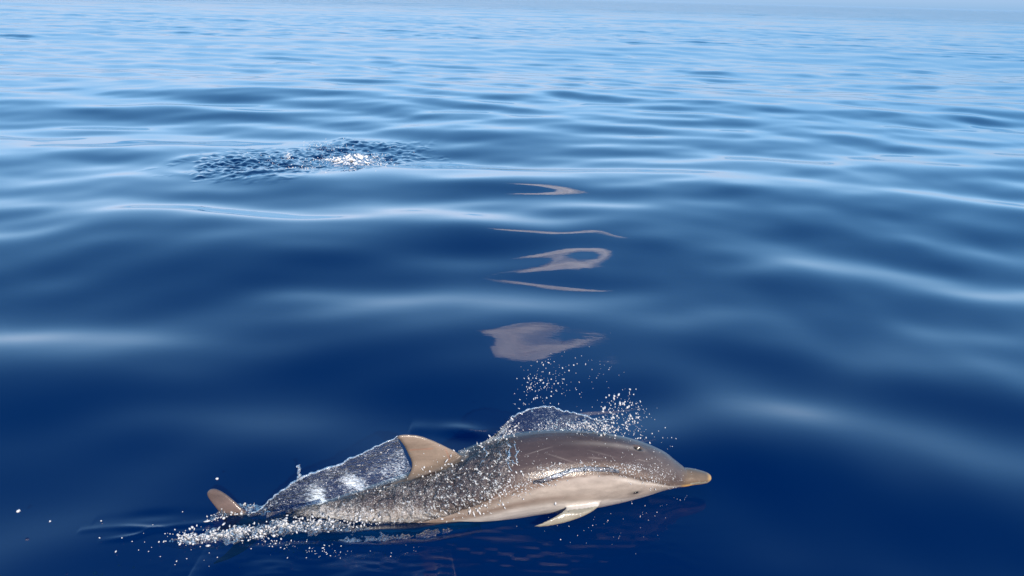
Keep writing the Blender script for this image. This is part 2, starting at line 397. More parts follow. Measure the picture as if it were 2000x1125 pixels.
# flukes: one rounded blade stands clear of the water, the other lies just under it
fin(P3([(520, 1034, 2.21), (495, 1016, 2.225), (476, 996, 2.228), (456, 977, 2.238), (438, 963, 2.248), (422, 955, 2.256), (411, 955, 2.26)]),
    P3([(440, 1040, 2.20), (438, 1024, 2.21), (432, 1006, 2.223), (422, 992, 2.236), (412, 979, 2.248), (405, 968, 2.256), (405, 960, 2.26)]), 0.009, 0.004, edge=0.0036)
fin(P3([(520, 1036, 2.21), (505, 1052, 2.185), (485, 1070, 2.145), (462, 1084, 2.12), (440, 1094, 2.10), (420, 1101, 2.09), (410, 1103, 2.085)]),
    P3([(440, 1034, 2.21), (450, 1048, 2.20), (456, 1062, 2.17), (446, 1076, 2.14), (432, 1088, 2.11), (418, 1098, 2.092), (409, 1102, 2.086)]), 0.009, 0.003)
me = bpy.data.meshes.new('dolphin'); me.from_pydata(np.vstack(PB.V).tolist(), [], PB.F); me.update()
dol = bpy.data.objects.new('dolphin', me); COL.objects.link(dol)
md = dol.modifiers.new('r', 'REMESH'); md.mode = 'VOXEL'; md.voxel_size = 0.0038; md.use_smooth_shade = True
ms = dol.modifiers.new('s', 'SMOOTH'); ms.factor = 0.5; ms.iterations = 7
dg = bpy.context.evaluated_depsgraph_get()
me2 = bpy.data.meshes.new_from_object(dol.evaluated_get(dg)); dol.modifiers.clear(); dol.data = me2; me2.name = 'dolphin'
if not me2.materials: me2.materials.append(M_skin)
n = len(me2.vertices); co = np.empty(n * 3, np.float32); me2.vertices.foreach_get('co', co); co = co.reshape(-1, 3).astype(float)
# body coordinates: station along the spine and height angle round the section
k = np.clip(np.searchsorted(BCn[:, 0], co[:, 0]), 1, len(BCn) - 1)
fr_ = np.clip((co[:, 0] - BCn[k - 1, 0]) / (BCn[k, 0] - BCn[k - 1, 0]), 0, 1)[:, None]
Cc = BCn[k - 1] * (1 - fr_) + BCn[k] * fr_
uu = BU[k - 1] * (1 - fr_[:, 0]) + BU[k] * fr_[:, 0]
rr_ = np.interp(uu, BU, BR)
rel = co - Cc
hy = np.abs(np.einsum('ij,ij->i', rel, BSide[k])); hz = np.einsum('ij,ij->i', rel, BUp[k])
phi = np.degrees(np.arctan2(hz, hy + 1e-6)); rho = np.hypot(hy, hz) / rr_
def edge_phi(pts):                              # a coat line drawn as (station, image height) -> angle on the flank
    pts = np.array(pts, float)
    u = pts[:, 0]; vt = np.interp(u, [s[0] for s in ST], [s[1] for s in ST]); vb = np.interp(u, [s[0] for s in ST], [s[2] for s in ST])
    t = np.clip((pts[:, 1] - (vt + vb) / 2) / ((vb - vt) / 2), -0.99, 0.99)
    return u, 37 - np.degrees(np.arcsin(t))
# dent the blowhole
bh = at_y(1247, 875, 2.45)
BVH0 = BVHTree.FromPolygons([tuple(c) for c in co], [tuple(p.vertices) for p in me2.polygons])
def hit(bvh, u, v):
    d = Vector(ray(u, v)).normalized(); return bvh.ray_cast(Vector(O), d)
loc, nor, *_ = hit(BVH0, 1246, 875); bh = np.array(loc); bhn = np.array(nor)
axis_x = BT[np.argmin(np.abs(BCn[:, 0] - bh[0]))]; axis_y = np.cross(bhn, axis_x); axis_y /= np.linalg.norm(axis_y)
q = co - bh; a_ = q @ axis_x; b_ = q @ axis_y; c_ = q @ bhn
near_ = np.abs(c_) < 0.04
d1 = np.exp(-((a_ / 0.016) ** 2 + (b_ / 0.009) ** 2)) * near_
ridge = np.exp(-(((np.sqrt((a_ / 0.024) ** 2 + (b_ / 0.015) ** 2)) - 1) / 0.35) ** 2) * near_
co -= bhn * (0.014 * d1)[:, None]; co += bhn * (0.0025 * ridge)[:, None]
# slit of the eye
loc, nor, *_ = hit(BVH0, 1241, 961); ep = np.array(loc); en = np.array(nor)
ex = BT[np.argmin(np.abs(BCn[:, 0] - ep[0]))]; ey = np.cross(en, ex); ey /= np.linalg.norm(ey)
q = co - ep; a_ = q @ ex; b_ = q @ ey; nr = np.abs(q @ en) < 0.03
lid = np.exp(-((a_ / 0.024) ** 2 + (b_ / 0.010) ** 2)) * nr
co += en * (0.0035 * lid)[:, None]
me2.vertices.foreach_set('co', co.astype(np.float32).ravel())
# coat
nz = fbm(co * np.array([9, 22, 22]), 4); nf = fbm(co * np.array([30, 70, 70]) + 3, 3)
cape = np.array([0.068, 0.047, 0.045]); mid_ = np.array([0.140, 0.098, 0.074]); patch = np.array([0.335, 0.29, 0.25]); pale = np.array([0.50, 0.465, 0.42]); grey = np.array([0.18, 0.15, 0.135])
u1, p1 = edge_phi([(560, 1010), (700, 1012), (800, 1008), (900, 1004), (960, 987), (1000, 970), (1040, 958), (1080, 946), (1120, 935), (1150, 931), (1190, 931), (1220, 935), (1260, 942), (1300, 949), (1330, 948)])
u2, p2 = edge_phi([(560, 1030), (760, 1033), (860, 1020), (940, 1006), (990, 994), (1040, 984), (1090, 978), (1140, 975), (1200, 971), (1240, 968), (1290, 958)])
w_p = np.interp(uu, [760, 900, 1000, 1120, 1300], [20, 16, 11, 4, 2])
e1 = np.interp(uu, u1, p1) + nz * 4; e2 = np.interp(uu, u2, p2) + nz * 3
m1 = sstep(w_p, -w_p * .25, phi - e1)             # 1 = below the cape line
mm = sstep(26, 8, phi - e1)[:, None]
colr = cape * (1 - mm) + mid_ * mm
colr = colr * (1 - m1[:, None]) + patch * m1[:, None]
m2 = sstep(5, -5, phi - e2)[:, None]; colr = colr * (1 - m2) + pale * m2
# brownish flank stripe between patch and belly
st = np.exp(-((phi - (e2 + 9)) / 5.0) ** 2) * np.interp(uu, [860, 950, 1080, 1180], [0.8, 0.75, 0.45, 0.0]); colr = colr * (1 - st[:, None]) + mid_ * 1.25 * st[:, None]
# tail stock greyer
tk = sstep(760, 560, uu)[:, None] * 0.6; colr = colr * (1 - tk) + grey * tk
# head: lighter melon, streak from the blowhole back
hd = (sstep(1180, 1300, uu) * sstep(0, 1, m1 * -1 + 1))[:, None] * 0.55; colr = colr * (1 - hd) + np.array([0.135, 0.112, 0.102]) * hd
hl = np.exp(-((phi - np.interp(uu, [1050, 1245], [76, 74])) / 4.5) ** 2) * sstep(1060, 1220, uu) * sstep(1262, 1240, uu); colr = colr * (1 - .5 * hl[:, None]) + patch * .5 * hl[:, None]
# beak: grey-brown above, sunlit gold of the lips painted in, dark mouth line
uvx, uvy = pix(co)
bk = sstep(1322, 1338, uu)
beak = bk[:, None]; colr = colr * (1 - beak) + np.array([0.145, 0.105, 0.072]) * beak
lip = bk * sstep(-4, -18, phi) + 0.9 * bk * sstep(1376, 1388, uu)
lip = np.clip(lip, 0, 1)[:, None] * sstep(1290, 1325, uu)[:, None]; colr = colr * (1 - lip) + np.array([0.58, 0.36, 0.13]) * lip
ml = np.exp(-((phi + 36) / 4.5) ** 2) * sstep(1290, 1300, uu); colr = colr * (1 - 0.9 * ml[:, None])
gl_ = np.exp(-((phi - (e1 - 4)) / 2.6) ** 2) * sstep(1180, 1220, uu) * sstep(1318, 1300, uu); colr = colr * (1 - 0.55 * gl_[:, None]) + np.array([0.62, 0.58, 0.52]) * 0.55 * gl_[:, None]
gd_ = np.exp(-((phi - (e1 + 3)) / 3.0) ** 2) * sstep(1120, 1190, uu) * sstep(1312, 1290, uu); colr = colr * (1 - 0.35 * gd_[:, None])
GS = np.random.default_rng(5)
for _ in range(26):                                # old rake marks and scratches
    ua = GS.uniform(880, 1290); ln = GS.uniform(12, 60); pa = GS.uniform(-20, 70); sl = GS.normal(0, 0.16); wd = GS.uniform(0.5, 1.0)
    tt_ = (uu - ua) / ln; sc = np.exp(-((phi - pa - sl * (uu - ua)) / wd) ** 2) * np.clip(1 - np.abs(tt_ * 2 - 1), 0, 1) ** .5 * GS.uniform(0.15, 0.45) * ((tt_ > 0) & (tt_ < 1))
    colr = colr * (1 - sc[:, None]) + np.array([0.36, 0.31, 0.28]) * sc[:, None]
jb = sstep(-44, -56, phi)[:, None] * bk[:, None]; colr = colr * (1 - jb) + np.array([0.5, 0.42, 0.3]) * jb
# pale crease from eye to gape
# dorsal fin: warm grey-tan centre, darker edges, an old scratch
inf = (uvx > 765) & (uvx < 915) & (hy < 0.03) & (rho > 1.03) & (hz > 0) & (uu < 940) & (uu > 740)
fc = np.array([0.245, 0.192, 0.15]); colr[inf] = fc * (1 + 0.12 * nz[inf, None])
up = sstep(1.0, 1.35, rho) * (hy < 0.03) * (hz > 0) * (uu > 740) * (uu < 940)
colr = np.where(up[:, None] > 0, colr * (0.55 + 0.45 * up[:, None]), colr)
le = np.exp(-(np.abs(uvx - np.interp(uvy, [850, 870, 900, 915, 940], [775, 789, 803, 804, 790])) / 5) ** 2) * inf
colr *= (1 - 0.45 * le[:, None])
for (xa, ya, xb, yb, wd) in [(870, 876, 878, 898, 1.2), (800, 879, 845, 876, 1.0), (985, 968, 1010, 955, 1.0), (1000, 972, 1032, 958, 1.0), (965, 975, 988, 962, 0.9)]:
    t = np.clip(((uvx - xa) * (xb - xa) + (uvy - ya) * (yb - ya)) / ((xb - xa) ** 2 + (yb - ya) ** 2), 0, 1)
    dd = np.hypot(uvx - xa - t * (xb - xa), uvy - ya - t * (yb - ya)) / wd
    sc = np.exp(-dd ** 2) * (BSide[k] * rel).sum(1).clip(-.01, .01) * 100; sc = np.clip(sc + (inf * np.exp(-dd ** 2)), 0, 1)
    colr = colr * (1 - 0.5 * sc[:, None]) + np.array([0.3, 0.14, 0.09] if xa < 960 else [0.5, 0.42, 0.38]) * 0.5 * sc[:, None]
# flipper, its tone dulled for the shade it partly lies in, and flukes
fp = (rho > 1.12) & (hz < 0) & (uu > 1000); colr[fp] = np.array([0.27, 0.25, 0.195]) * (1 + .15 * nz[fp, None])
fk = (co[:, 0] < BCn[np.argmin(np.abs(BU - 505)), 0]); colr[fk] = np.array([0.125, 0.088, 0.075]) * (1 + .2 * nz[fk, None])
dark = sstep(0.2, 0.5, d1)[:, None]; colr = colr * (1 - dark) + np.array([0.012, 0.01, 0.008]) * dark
el = np.exp(-((a_ / 0.023) ** 2 + ((b_ + 0.0) / 0.0085) ** 2)) * nr; colr = colr * (1 - 0.6 * el[:, None])
colr = np.clip(colr * (1 + 0.10 * nf[:, None] + 0.1 * nz[:, None]), 0.004, 0.8)
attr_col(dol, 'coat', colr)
tag(dol, 'grey-brown dolphin with pale flank leaping half out of the calm sea', 'dolphin')
# eye: a dark ball under a heavy lid
bm = bmesh.new(); bmesh.ops.create_uvsphere(bm, u_segments=20, v_segments=12, radius=1.0)
em = bpy.data.meshes.new('eye'); bm.to_mesh(em); bm.free()
for p in em.polygons: p.use_smooth = True
em.materials.append(plain('eye_black', (0.01, 0.008, 0.007), 0.08))
eye = bpy.data.objects.new('eye', em); COL.objects.link(eye)
R3 = Matrix((tuple(ex), tuple(ey), tuple(en))).transposed()
eye.matrix_world = Matrix.Translation(Vector(ep + en * 0.0012)) @ R3.to_4x4() @ Matrix.Diagonal((0.0115, 0.0044, 0.0055, 1))
eye.parent = dol

BVH = BVHTree.FromPolygons([tuple(c) for c in co], [tuple(p.vertices) for p in me2.polygons])

# ------------------------------------------------------------------ droplets
_b = bmesh.new(); bmesh.ops.create_icosphere(_b, subdivisions=1, radius=1.0)
ICO_V = np.array([v.co[:] for v in _b.verts]); ICO_F = np.array([[v.index for v in f.verts] for f in _b.faces]); _b.free()
_b = bmesh.new(); bmesh.ops.create_icosphere(_b, subdivisions=2, radius=1.0)
ICO2_V = np.array([v.co[:] for v in _b.verts]); ICO2_F = np.array([[v.index for v in f.verts] for f in _b.faces]); _b.free()
def blobs(name, P, r, mat, stretch=None, direc=None, hi=False, seed=1, parent=None):
    g = np.random.default_rng(seed); n = len(P)
    IV, IF = (ICO2_V, ICO2_F) if hi else (ICO_V, ICO_F)
    D = g.normal(size=(n, 3)) * 0.6 if direc is None else np.asarray(direc)[None, :] + g.normal(size=(n, 3)) * 0.45
    D /= np.linalg.norm(D, axis=1)[:, None]
    st = (1 + np.abs(g.normal(0, 0.35, n))) if stretch is None else 1 + np.abs(g.normal(0, 1, n)) * stretch
    v = IV[None] * (1 + 0.12 * g.normal(size=(n, len(IV), 1)))
    along = np.einsum('nkj,nj->nk', v, D)
    v = v * (st ** -0.5)[:, None, None] + D[:, None, :] * (along * (st - st ** -0.5)[:, None])[..., None]
    V = (P[:, None, :] + v * np.asarray(r)[:, None, None]).reshape(-1, 3)
    F = (IF[None] + (np.arange(n) * len(IV))[:, None, None]).reshape(-1, 3)
    return mesh_obj(name, V, F, mat, parent=parent)
DR = np.random.default_rng(99)
PXM = 1 / 510.0                                   # metres per photo pixel at the dolphin
def cloud_pts(n, cu, cv, su, sv, rot=0.0, ymid=2.36, ys=0.10):
    a = DR.normal(0, su, n); b = DR.normal(0, sv, n); c, s_ = math.cos(rad(rot)), math.sin(rad(rot))
    u = cu + a * c - b * s_; v = cv + a * s_ + b * c
    return at_y(u, v, ymid + DR.normal(0, ys, n))
def sizes(n, lo, hi, p=3.2): return 0.70 * (lo + (hi * 1.15 - lo) * DR.random(n) ** p) * PXM
def above(P, r):                                  # keep what is in the air
    z = sea_h(P[:, 0], P[:, 1]); m = P[:, 2] > z + r; return P[m], r[m]
def spray(name, label, parts, group=None, seed=1, direc=(-0.25, 0, 0.9), mat=None):
    Ps, rs = [], []
    for (n, cu, cv, su, sv, rot, lo, hi, ym, ys) in parts:
        P = cloud_pts(n, cu, cv, su, sv, rot, ym, ys); r = sizes(n, lo, hi); P, r = above(P, r); Ps.append(P); rs.append(r)
    o = blobs(name, np.vstack(Ps), np.concatenate(rs), mat or M_drop, 0.6, direc, seed=seed)
    return tag(o, label, 'water spray', group, 'stuff')
spray('spray', 'fine high spray of single droplets flung up behind the dolphin head', [
    (110, 1070, 745, 26, 26, 40, 0.7, 2.0, 2.38, 0.08), (60, 1035, 765, 18, 22, 0, 0.7, 2.2, 2.38, 0.08), (40, 1110, 735, 40, 26, 0, 0.6, 1.5, 2.38, 0.08), (16, 1190, 730, 28, 26, 0, 0.6, 1.3, 2.4, 0.05)], seed=3)
spray('spray', 'dense burst of bright droplets above the dolphin brow', [
    (100, 1195, 812, 20, 22, 40, 0.7, 3.6, 2.42, 0.05), (85, 1222, 800, 24, 18, 50, 0.7, 3.2, 2.42, 0.06), (70, 1245, 830, 16, 24, 10, 0.9, 2.9, 2.42, 0.05),
    (70, 1160, 822, 24, 14, 10, 0.9, 3.0, 2.40, 0.05), (16, 1290, 855, 18, 16, 40, 0.8, 2.0, 2.43, 0.04)], seed=4)
spray('spray', 'band of frothy droplets running along the dolphin back', [
    (330, 1140, 831, 34, 6, 4, 0.9, 2.8, 2.41, 0.03), (90, 1180, 836, 26, 7, 12, 0.9, 2.8, 2.41, 0.03), (70, 1080, 835, 28, 5, -2, 0.8, 2.2, 2.40, 0.03)], seed=5)
# scattered drops over the water in front of the dolphin and to the left
spray('spray', 'thin scatter of tiny droplets over dark water below the flipper', [
    (70, 1180, 1050, 70, 26, 0, 0.6, 1.7, 2.15, 0.08), (25, 1290, 985, 26, 12, 0, 0.6, 1.5, 2.3, 0.05)], seed=6)

def on_body(n, cu, cv, su, sv, rot=0, uni=False):
    a = (DR.uniform(-1.7, 1.7, n) if uni else DR.normal(0, 1, n)) * su; b = DR.normal(0, sv, n); c, s_ = math.cos(rad(rot)), math.sin(rad(rot))
    out = []; nn = []
    for u, v in zip(cu + a * c - b * s_, cv + a * s_ + b * c):
        l_, n_, *_ = hit(BVH, u, v)
        if l_ is not None: out.append(l_[:]); nn.append(n_[:])
    return np.array(out), np.array(nn)
def beads(name, label, rows, seed, mat=None, parent=None):
    Ps, rs = [], []
    for (n, cu, cv, su, sv, rot, lo, hi, uni) in rows:
        P, N = on_body(n, cu, cv, su, sv, rot, uni); r = sizes(len(P), lo, hi)
        Ps.append(P + N * (r * 0.55)[:, None] * (1 + DR.random(len(P))[:, None] * 1.5)); rs.append(r)
    o = blobs(name, np.vstack(Ps), np.concatenate(rs), mat or M_drop, 0.9, (-0.5, -0.2, 0.7), seed=seed)
    return tag(o, label, 'water beads', None, 'stuff')
beads('beads', 'rippling band of bright water beads along the dolphin flank to its beak', [
    (460, 1150, 917, 60, 6, 0, 0.5, 2.2, True), (300, 1235, 921, 34, 10, 10, 0.5, 2.0, False), (190, 1080, 931, 45, 8, -18, 0.6, 2.1, True),
    (260, 1010, 948, 40, 9, -12, 0.7, 2.3, True), (150, 1285, 930, 22, 13, 40, 0.6, 1.8, False), (110, 1250, 905, 50, 20, 20, 0.5, 1.2, False),
    (40, 1310, 938, 16, 8, 0, 0.5, 1.4, False), (70, 1060, 870, 80, 26, 0, 0.4, 1.2, False)], 11)
beads('beads', 'glittering drops of water streaming over the dolphin behind its fin', [
    (420, 900, 930, 55, 26, -12, 0.5, 3.2, False), (360, 940, 955, 60, 20, -12, 0.5, 3.2, False), (230, 880, 985, 60, 14, -8, 0.6, 3.6, True),
    (300, 720, 990, 80, 16, -12, 0.7, 2.4, True), (260, 800, 1000, 80, 14, -6, 0.7, 2.6, True), (120, 700, 968, 60, 5, -22, 0.8, 2.2, True), (60, 870, 868, 28, 3, 26, 0.8, 2.0, True)], 12)
# froth trailing from the tail
M_wash = clear_mat('aerated_wash', lo=0.52, white=0.9, rough=0.16, scale=120, bump=1.0, use_attr='air', ior=1.33, tint=(0.55, 0.7, 0.85), col=(0.9, 0.9, 0.88))
def wash(name, label, pts, n, m, wid, hgt, seed, air=0.0, sink=0.010):
    Q = curve([tuple(at_z(u, v, 0.0)[:2]) + (w, a) for u, v, w, a in pts], n)
    T = np.gradient(Q[:, :2], axis=0); T /= np.linalg.norm(T, axis=1)[:, None]; Nn = np.stack([-T[:, 1], T[:, 0]], -1)
    t = np.linspace(-1, 1, m)
    XY = Q[:, None, :2] + Nn[:, None, :] * (t[None, :, None] * wid * Q[:, 2][:, None, None])
    q = np.concatenate([XY, 0 * XY[..., :1]], -1)
    edge = np.clip(1 - np.abs(t)[None, :] - 0.35 * vnoise(q * 22 + seed), 0, 1) ** 0.6 * (np.sin(np.pi * np.linspace(0, 1, n)) ** 0.35)[:, None]
    rg = 1 - np.abs(fbm(q * 42 + seed, 3)) * 2.2
    z = sea_h(q[..., 0], q[..., 1]) + wake(q[..., 0], q[..., 1]) + hgt * edge * (0.45 + 0.7 * rg + 0.4 * vnoise(q * 130)) - sink * (1 - edge) - 0.002
    o = mesh_obj(name, np.concatenate([XY, z[..., None]], -1).reshape(-1, 3), grid_faces(n, m), M_wash)
    attr(o, 'air', (Q[:, 3][:, None] + 0.35 * (rg - 0.5) * edge - 0.3 * (1 - edge) + air).ravel())
    return tag(o, label, 'foam', kind='stuff')
wash('tail_wash', 'glittering band of broken water trailing from the dolphin tail', [(325, 1056, .35, 0.0), (380, 1056, .7, 0.08), (440, 1050, 1, 0.10), (500, 1043, 1.1, 0.08), (570, 1036, 1.1, 0.05), (650, 1034, .9, 0.02), (740, 1040, .6, -0.05)], 420, 50, 0.055, 0.022, 2)
wash('side_wash', 'dark rippled lip of water along the dolphin flank at the waterline', [(560, 1058, .4, -0.4), (660, 1060, 1, -0.36), (760, 1055, 1, -0.34), (860, 1043, .9, -0.34), (940, 1028, .6, -0.4)], 320, 34, 0.030, 0.006, 12)
wash('tail_wash', 'dark broken water curling where the raised fluke enters the sea', [(405, 1022, .3, -0.15), (430, 1008, .8, -0.08), (460, 1000, 1, -0.05), (495, 1000, 1, -0.02), (530, 1006, .6, -0.1)], 140, 40, 0.04, 0.022, 7)
def on_water(n, cu, cv, su, sv, rot=0, lift=0.02, uni=False):
    a = (DR.uniform(-1.7, 1.7, n) if uni else DR.normal(0, 1, n)) * su; b = DR.normal(0, sv, n); c, s_ = math.cos(rad(rot)), math.sin(rad(rot))
    P = at_z(cu + a * c - b * s_, cv + a * s_ + b * c, 0.0)
    P[:, 2] = sea_h(P[:, 0], P[:, 1]) + np.abs(DR.normal(0, lift, n)); return P
def froth(name, label, rows, seed, cat='foam', mat=None, direc=None):
    Ps, rs = [], []
    for (n, cu, cv, su, sv, rot, lo, hi, lift, uni) in rows:
        P = on_water(n, cu, cv, su, sv, rot, lift, uni); k_ = depth(P) / FPX
        r = (lo + (hi - lo) * DR.random(n) ** 2) * k_; Ps.append(P); rs.append(r)
    o = blobs(name, np.vstack(Ps), np.concatenate(rs), mat or M_drop, 0.5, direc, seed=seed)
    return tag(o, label, cat, None, 'stuff')
froth('froth', 'string of white frothy beads trailing off the dolphin tail', [
    (230, 450, 1052, 60, 6, -2, 0.7, 3.6, 0.014, True), (160, 560, 1042, 60, 7, -6, 0.7, 3.2, 0.016, True), (60, 370, 1056, 26, 5, 5, 0.7, 3.2, 0.008, False),
    (200, 650, 1032, 60, 7, -6, 0.9, 3.0, 0.02, True), (70, 450, 1006, 26, 6, -18, 1.0, 3.4, 0.01, False), (30, 600, 1072, 70, 7, 2, 0.7, 1.8, 0.003, False), (170, 570, 1074, 28, 7, 10, 0.7, 2.2, 0.003, False), (130, 700, 1084, 60, 8, 0, 0.5, 1.3, 0.003, False)], 13)
froth('spray', 'sparse droplets over the water left of the dolphin tail', [
    (26, 330, 1060, 60, 22, 0, 0.8, 2.0, 0.01, False), (12, 480, 1100, 90, 14, 0, 0.8, 1.6, 0.01, False)], 14, 'water spray')
for i, (u, v, rpx, lb) in enumerate([(36, 998, 3.2, 'single round water drop at the far left, highest of the left ones'), (186, 1119, 3.6, 'largest water drop near the bottom edge on the left'), (199, 1122, 2.4, 'small water drop touching the bottom edge right of the largest drop'),
                                  (232, 1104, 2.2, 'water drop above the bottom edge left of the tail froth'), (424, 935, 2.4, 'lone water drop hanging in the air above the raised fluke'), (261, 1108, 2.4, 'water drop low on the left, rightmost of the bottom row'),
                                  (98, 1018, 1.8, 'small water drop on the left level with the wake lines')]):
    P = at_y(u, v, 2.05 if v > 1000 else 2.2)
    o = blobs('water_drop', np.zeros((1, 3)), np.array([rpx * PXM]), M_drop, 0.2, hi=True, seed=40 + i); o.location = P
    tag(o, lb, 'water drop', 'stray water drops on the left')

# ------------------------------------------------------------------ sheets of water
def rope(name, pts, r, parent=None, mat=None, n=160, seg=10, lump=0.5, seed=0, yf=yc):
    T = curve(pts, n); C = at_y(T[:, 0], T[:, 1], yf(T[:, 0]) if T.shape[1] < 3 else T[:, 2])
    s = np.linspace(0, 1, n)
    C = C + 0.006 * lump * np.stack([vnoise(np.stack([s * n / 7, s * 0 + q * 7 + seed, s * 0], -1)) for q in range(3)], -1)
    rr = r * (1 + lump * 1.2 * fbm(np.stack([s * n / 9, s * 0 + 3.3 + seed, s * 0], -1), 3)) * (0.25 + 0.75 * np.sin(np.pi * np.clip(s * 1.0, 0, 1)) ** .4)
    V, F, tri, *_ = tube_from(C, rr, rr, seg)
    F = np.vstack([F, np.array(tri)[:, [0, 1, 2, 2]]]) if False else F
    return mesh_obj(name, V, F, mat, parent=parent)
def veil(name, top, bot, n, m, mat, ytop, ybot, bulge=0.02, thick=0.003, rough=0.004, foam=None, seed=0):
    A = curve(top, n); B = curve(bot, n)
    t = np.linspace(0, 1, m)
    U = A[:, None, 0] * (1 - t) + B[:, None, 0] * t; Vv = A[:, None, 1] * (1 - t) + B[:, None, 1] * t
    Y = (ytop(U)) * (1 - t) + ybot(U) * t + bulge * np.sin(np.pi * t)[None, :]
    P = at_y(U, Vv, Y)
    q = P * 1.0
    Nn = np.array([0, -0.8, 0.6])
    e = np.minimum(1, np.minimum(t, 1 - t)[None, :] * 12)
    dsp = (fbm(q * 38 + seed, 3) * rough * 1.6 + (1 - np.abs(vnoise(q * 85 + seed))) * rough * 0.9) * (0.3 + 0.7 * e)
    F_ = P + Nn * dsp[..., None]; Bk = P - Nn * (thick + 0 * dsp)[..., None]
    N = n * m
    V = np.vstack([F_.reshape(-1, 3), Bk.reshape(-1, 3)])
    G = grid_faces(n, m)
    sd_ = []
    for i in range(n - 1): sd_ += [(i * m, (i + 1) * m, (i + 1) * m + N, i * m + N), (i * m + m - 1, i * m + m - 1 + N, (i + 1) * m + m - 1 + N, (i + 1) * m + m - 1)]
    for j in range(m - 1): sd_ += [(j, j + N, j + 1 + N, j + 1), ((n - 1) * m + j, (n - 1) * m + j + 1, (n - 1) * m + j + 1 + N, (n - 1) * m + j + N)]
    o = mesh_obj(name, V, np.vstack([G, G[:, ::-1] + N, np.array(sd_)]), mat)
    fo = np.zeros((n, m))
    for (cu, cv, su, sv, a) in (foam or []): fo += a * np.exp(-((U - cu) / su) ** 2 - ((Vv - cv) / sv) ** 2)
    fo = fo * (0.75 + 1.1 * fbm(q * 26 + 2, 4)) + 0.14 * fbm(q * 20 + 9, 3)
    attr(o, 'air', np.concatenate([fo.ravel(), fo.ravel()]))
    return o, P
M_veil = clear_mat('water_veil', white=0.85, rough=0.13, scale=110, bump=1.0, use_attr='air', ior=1.20, lo=0.565, tint=(0.84, 0.90, 0.95), streak=0.4, tilt=20)
M_rim = clear_mat('water_rim', lo=0.44, white=0.85, rough=0.12, scale=160, bump=0.7, ior=1.5, tint=(0.85, 0.93, 1.0))
M_film = clear_mat('water_film', lo=0.57, white=0.62, rough=0.15, scale=120, bump=1.0, col=(0.8, 0.78, 0.76), use_attr='air', ior=1.33)
top = [(776, 853), (748, 866), (712, 884), (676, 901), (644, 915), (612, 925), (582, 937), (556, 955), (530, 975), (505, 995), (484, 1003)]
bot = [(803, 914), (790, 934), (770, 946), (742, 958), (714, 968), (686, 978), (656, 987), (622, 997), (585, 1006), (545, 1014), (500, 1018)]
vl, VP = veil('trailing_water_sheet', top, bot, 240, 70, M_veil, lambda u: yc(u) + 0.0, lambda u: yc(u) + 0.0, 0.02, 0.003, 0.0045,
              [(615, 962, 26, 20, 0.20), (690, 940, 22, 16, 0.17), (640, 985, 50, 14, 0.10), (785, 895, 16, 30, 0.10), (740, 925, 40, 16, 0.05), (540, 990, 30, 14, 0.06)], 5)
vp_ = VP.reshape(-1, 3)[DR.choice(len(VP.reshape(-1, 3)), 420, replace=False)] + np.array([0, -0.012, 0.008]) * (0.4 + DR.random((420, 1)))
blobs('droplets', vp_, sizes(420, 0.35, 1.7), M_drop, 0.9, (-0.8, 0, -0.2), seed=77, parent=vl)['kind'] = 'stuff'
tag(vl, 'clear sheet of water trailing from the dorsal fin down to the tail', 'water sheet')
rope('rim', top, 0.0045, vl, M_rim, 300, 10, 0.6, 3)
rope('spout', [(582, 940), (586, 932), (582, 924), (585, 917), (582, 911), (584, 907)], 0.0055, vl, M_rim, 60, 10, 0.9, 8)
top2 = [(905, 882), (930, 870), (955, 857), (975, 842), (990, 824), (1012, 808), (1040, 798), (1066, 794), (1095, 800), (1125, 809), (1160, 817), (1198, 822)]
bot2 = [(912, 892), (932, 885), (952, 876), (974, 862), (990, 852), (1010, 846), (1038, 843), (1064, 842), (1092, 841), (1120, 841), (1150, 843), (1190, 848)]
vl2, VP2 = veil('arching_water_sheet', top2, bot2, 200, 40, clear_mat('water_pane', lo=0.58, white=0.5, rough=0.08, scale=70, bump=0.3, ior=1.14, use_attr='air', tint=(0.80, 0.88, 0.93)), lambda u: yc(u) + 0.03, lambda u: yc(u) + 0.03, 0.012, 0.003, 0.0022,
                [(960, 862, 30, 12, 0.22), (985, 835, 14, 16, 0.15), (930, 878, 24, 8, 0.2)], 15)
tag(vl2, 'thin clear water film arching over the dolphin shoulder ahead of its fin', 'water sheet')
rope('rim', top2[4:], 0.0032, vl2, M_rim, 200, 10, 0.7, 4, lambda u: yc(u) + 0.03)
for kk_, pp in enumerate([[(986, 838), (982, 856), (986, 876), (996, 896), (1006, 908)], [(978, 846), (974, 866), (978, 886), (970, 902)], [(1004, 862), (1010, 880), (1006, 894), (1012, 904)],
                         [(960, 858), (948, 876), (950, 894), (938, 908)], [(990, 862), (996, 880), (990, 900), (998, 918)]]):
    C_ = []
    for (u, v) in pp:
        l_, n_, *_ = hit(BVH, u, v); C_.append((u, v, (l_ + n_ * 0.006)[1] if l_ is not None else yc(u) - 0.02))
    rope('strand', C_, 0.0032, vl2, M_rim, 90, 8, 0.9, 20 + kk_)
lp_ = VP2.reshape(200, 40, 3)[:95, :].reshape(-1, 3)
lp_ = lp_[DR.choice(len(lp_), 330, replace=False)] + DR.normal(0, 0.006, (330, 3)) + np.array([0, -0.01, 0.004])
blobs('droplets', lp_, sizes(330, 0.5, 3.0), M_drop, 0.9, (-0.5, 0, 0.5), seed=78, parent=vl2)['kind'] = 'stuff'

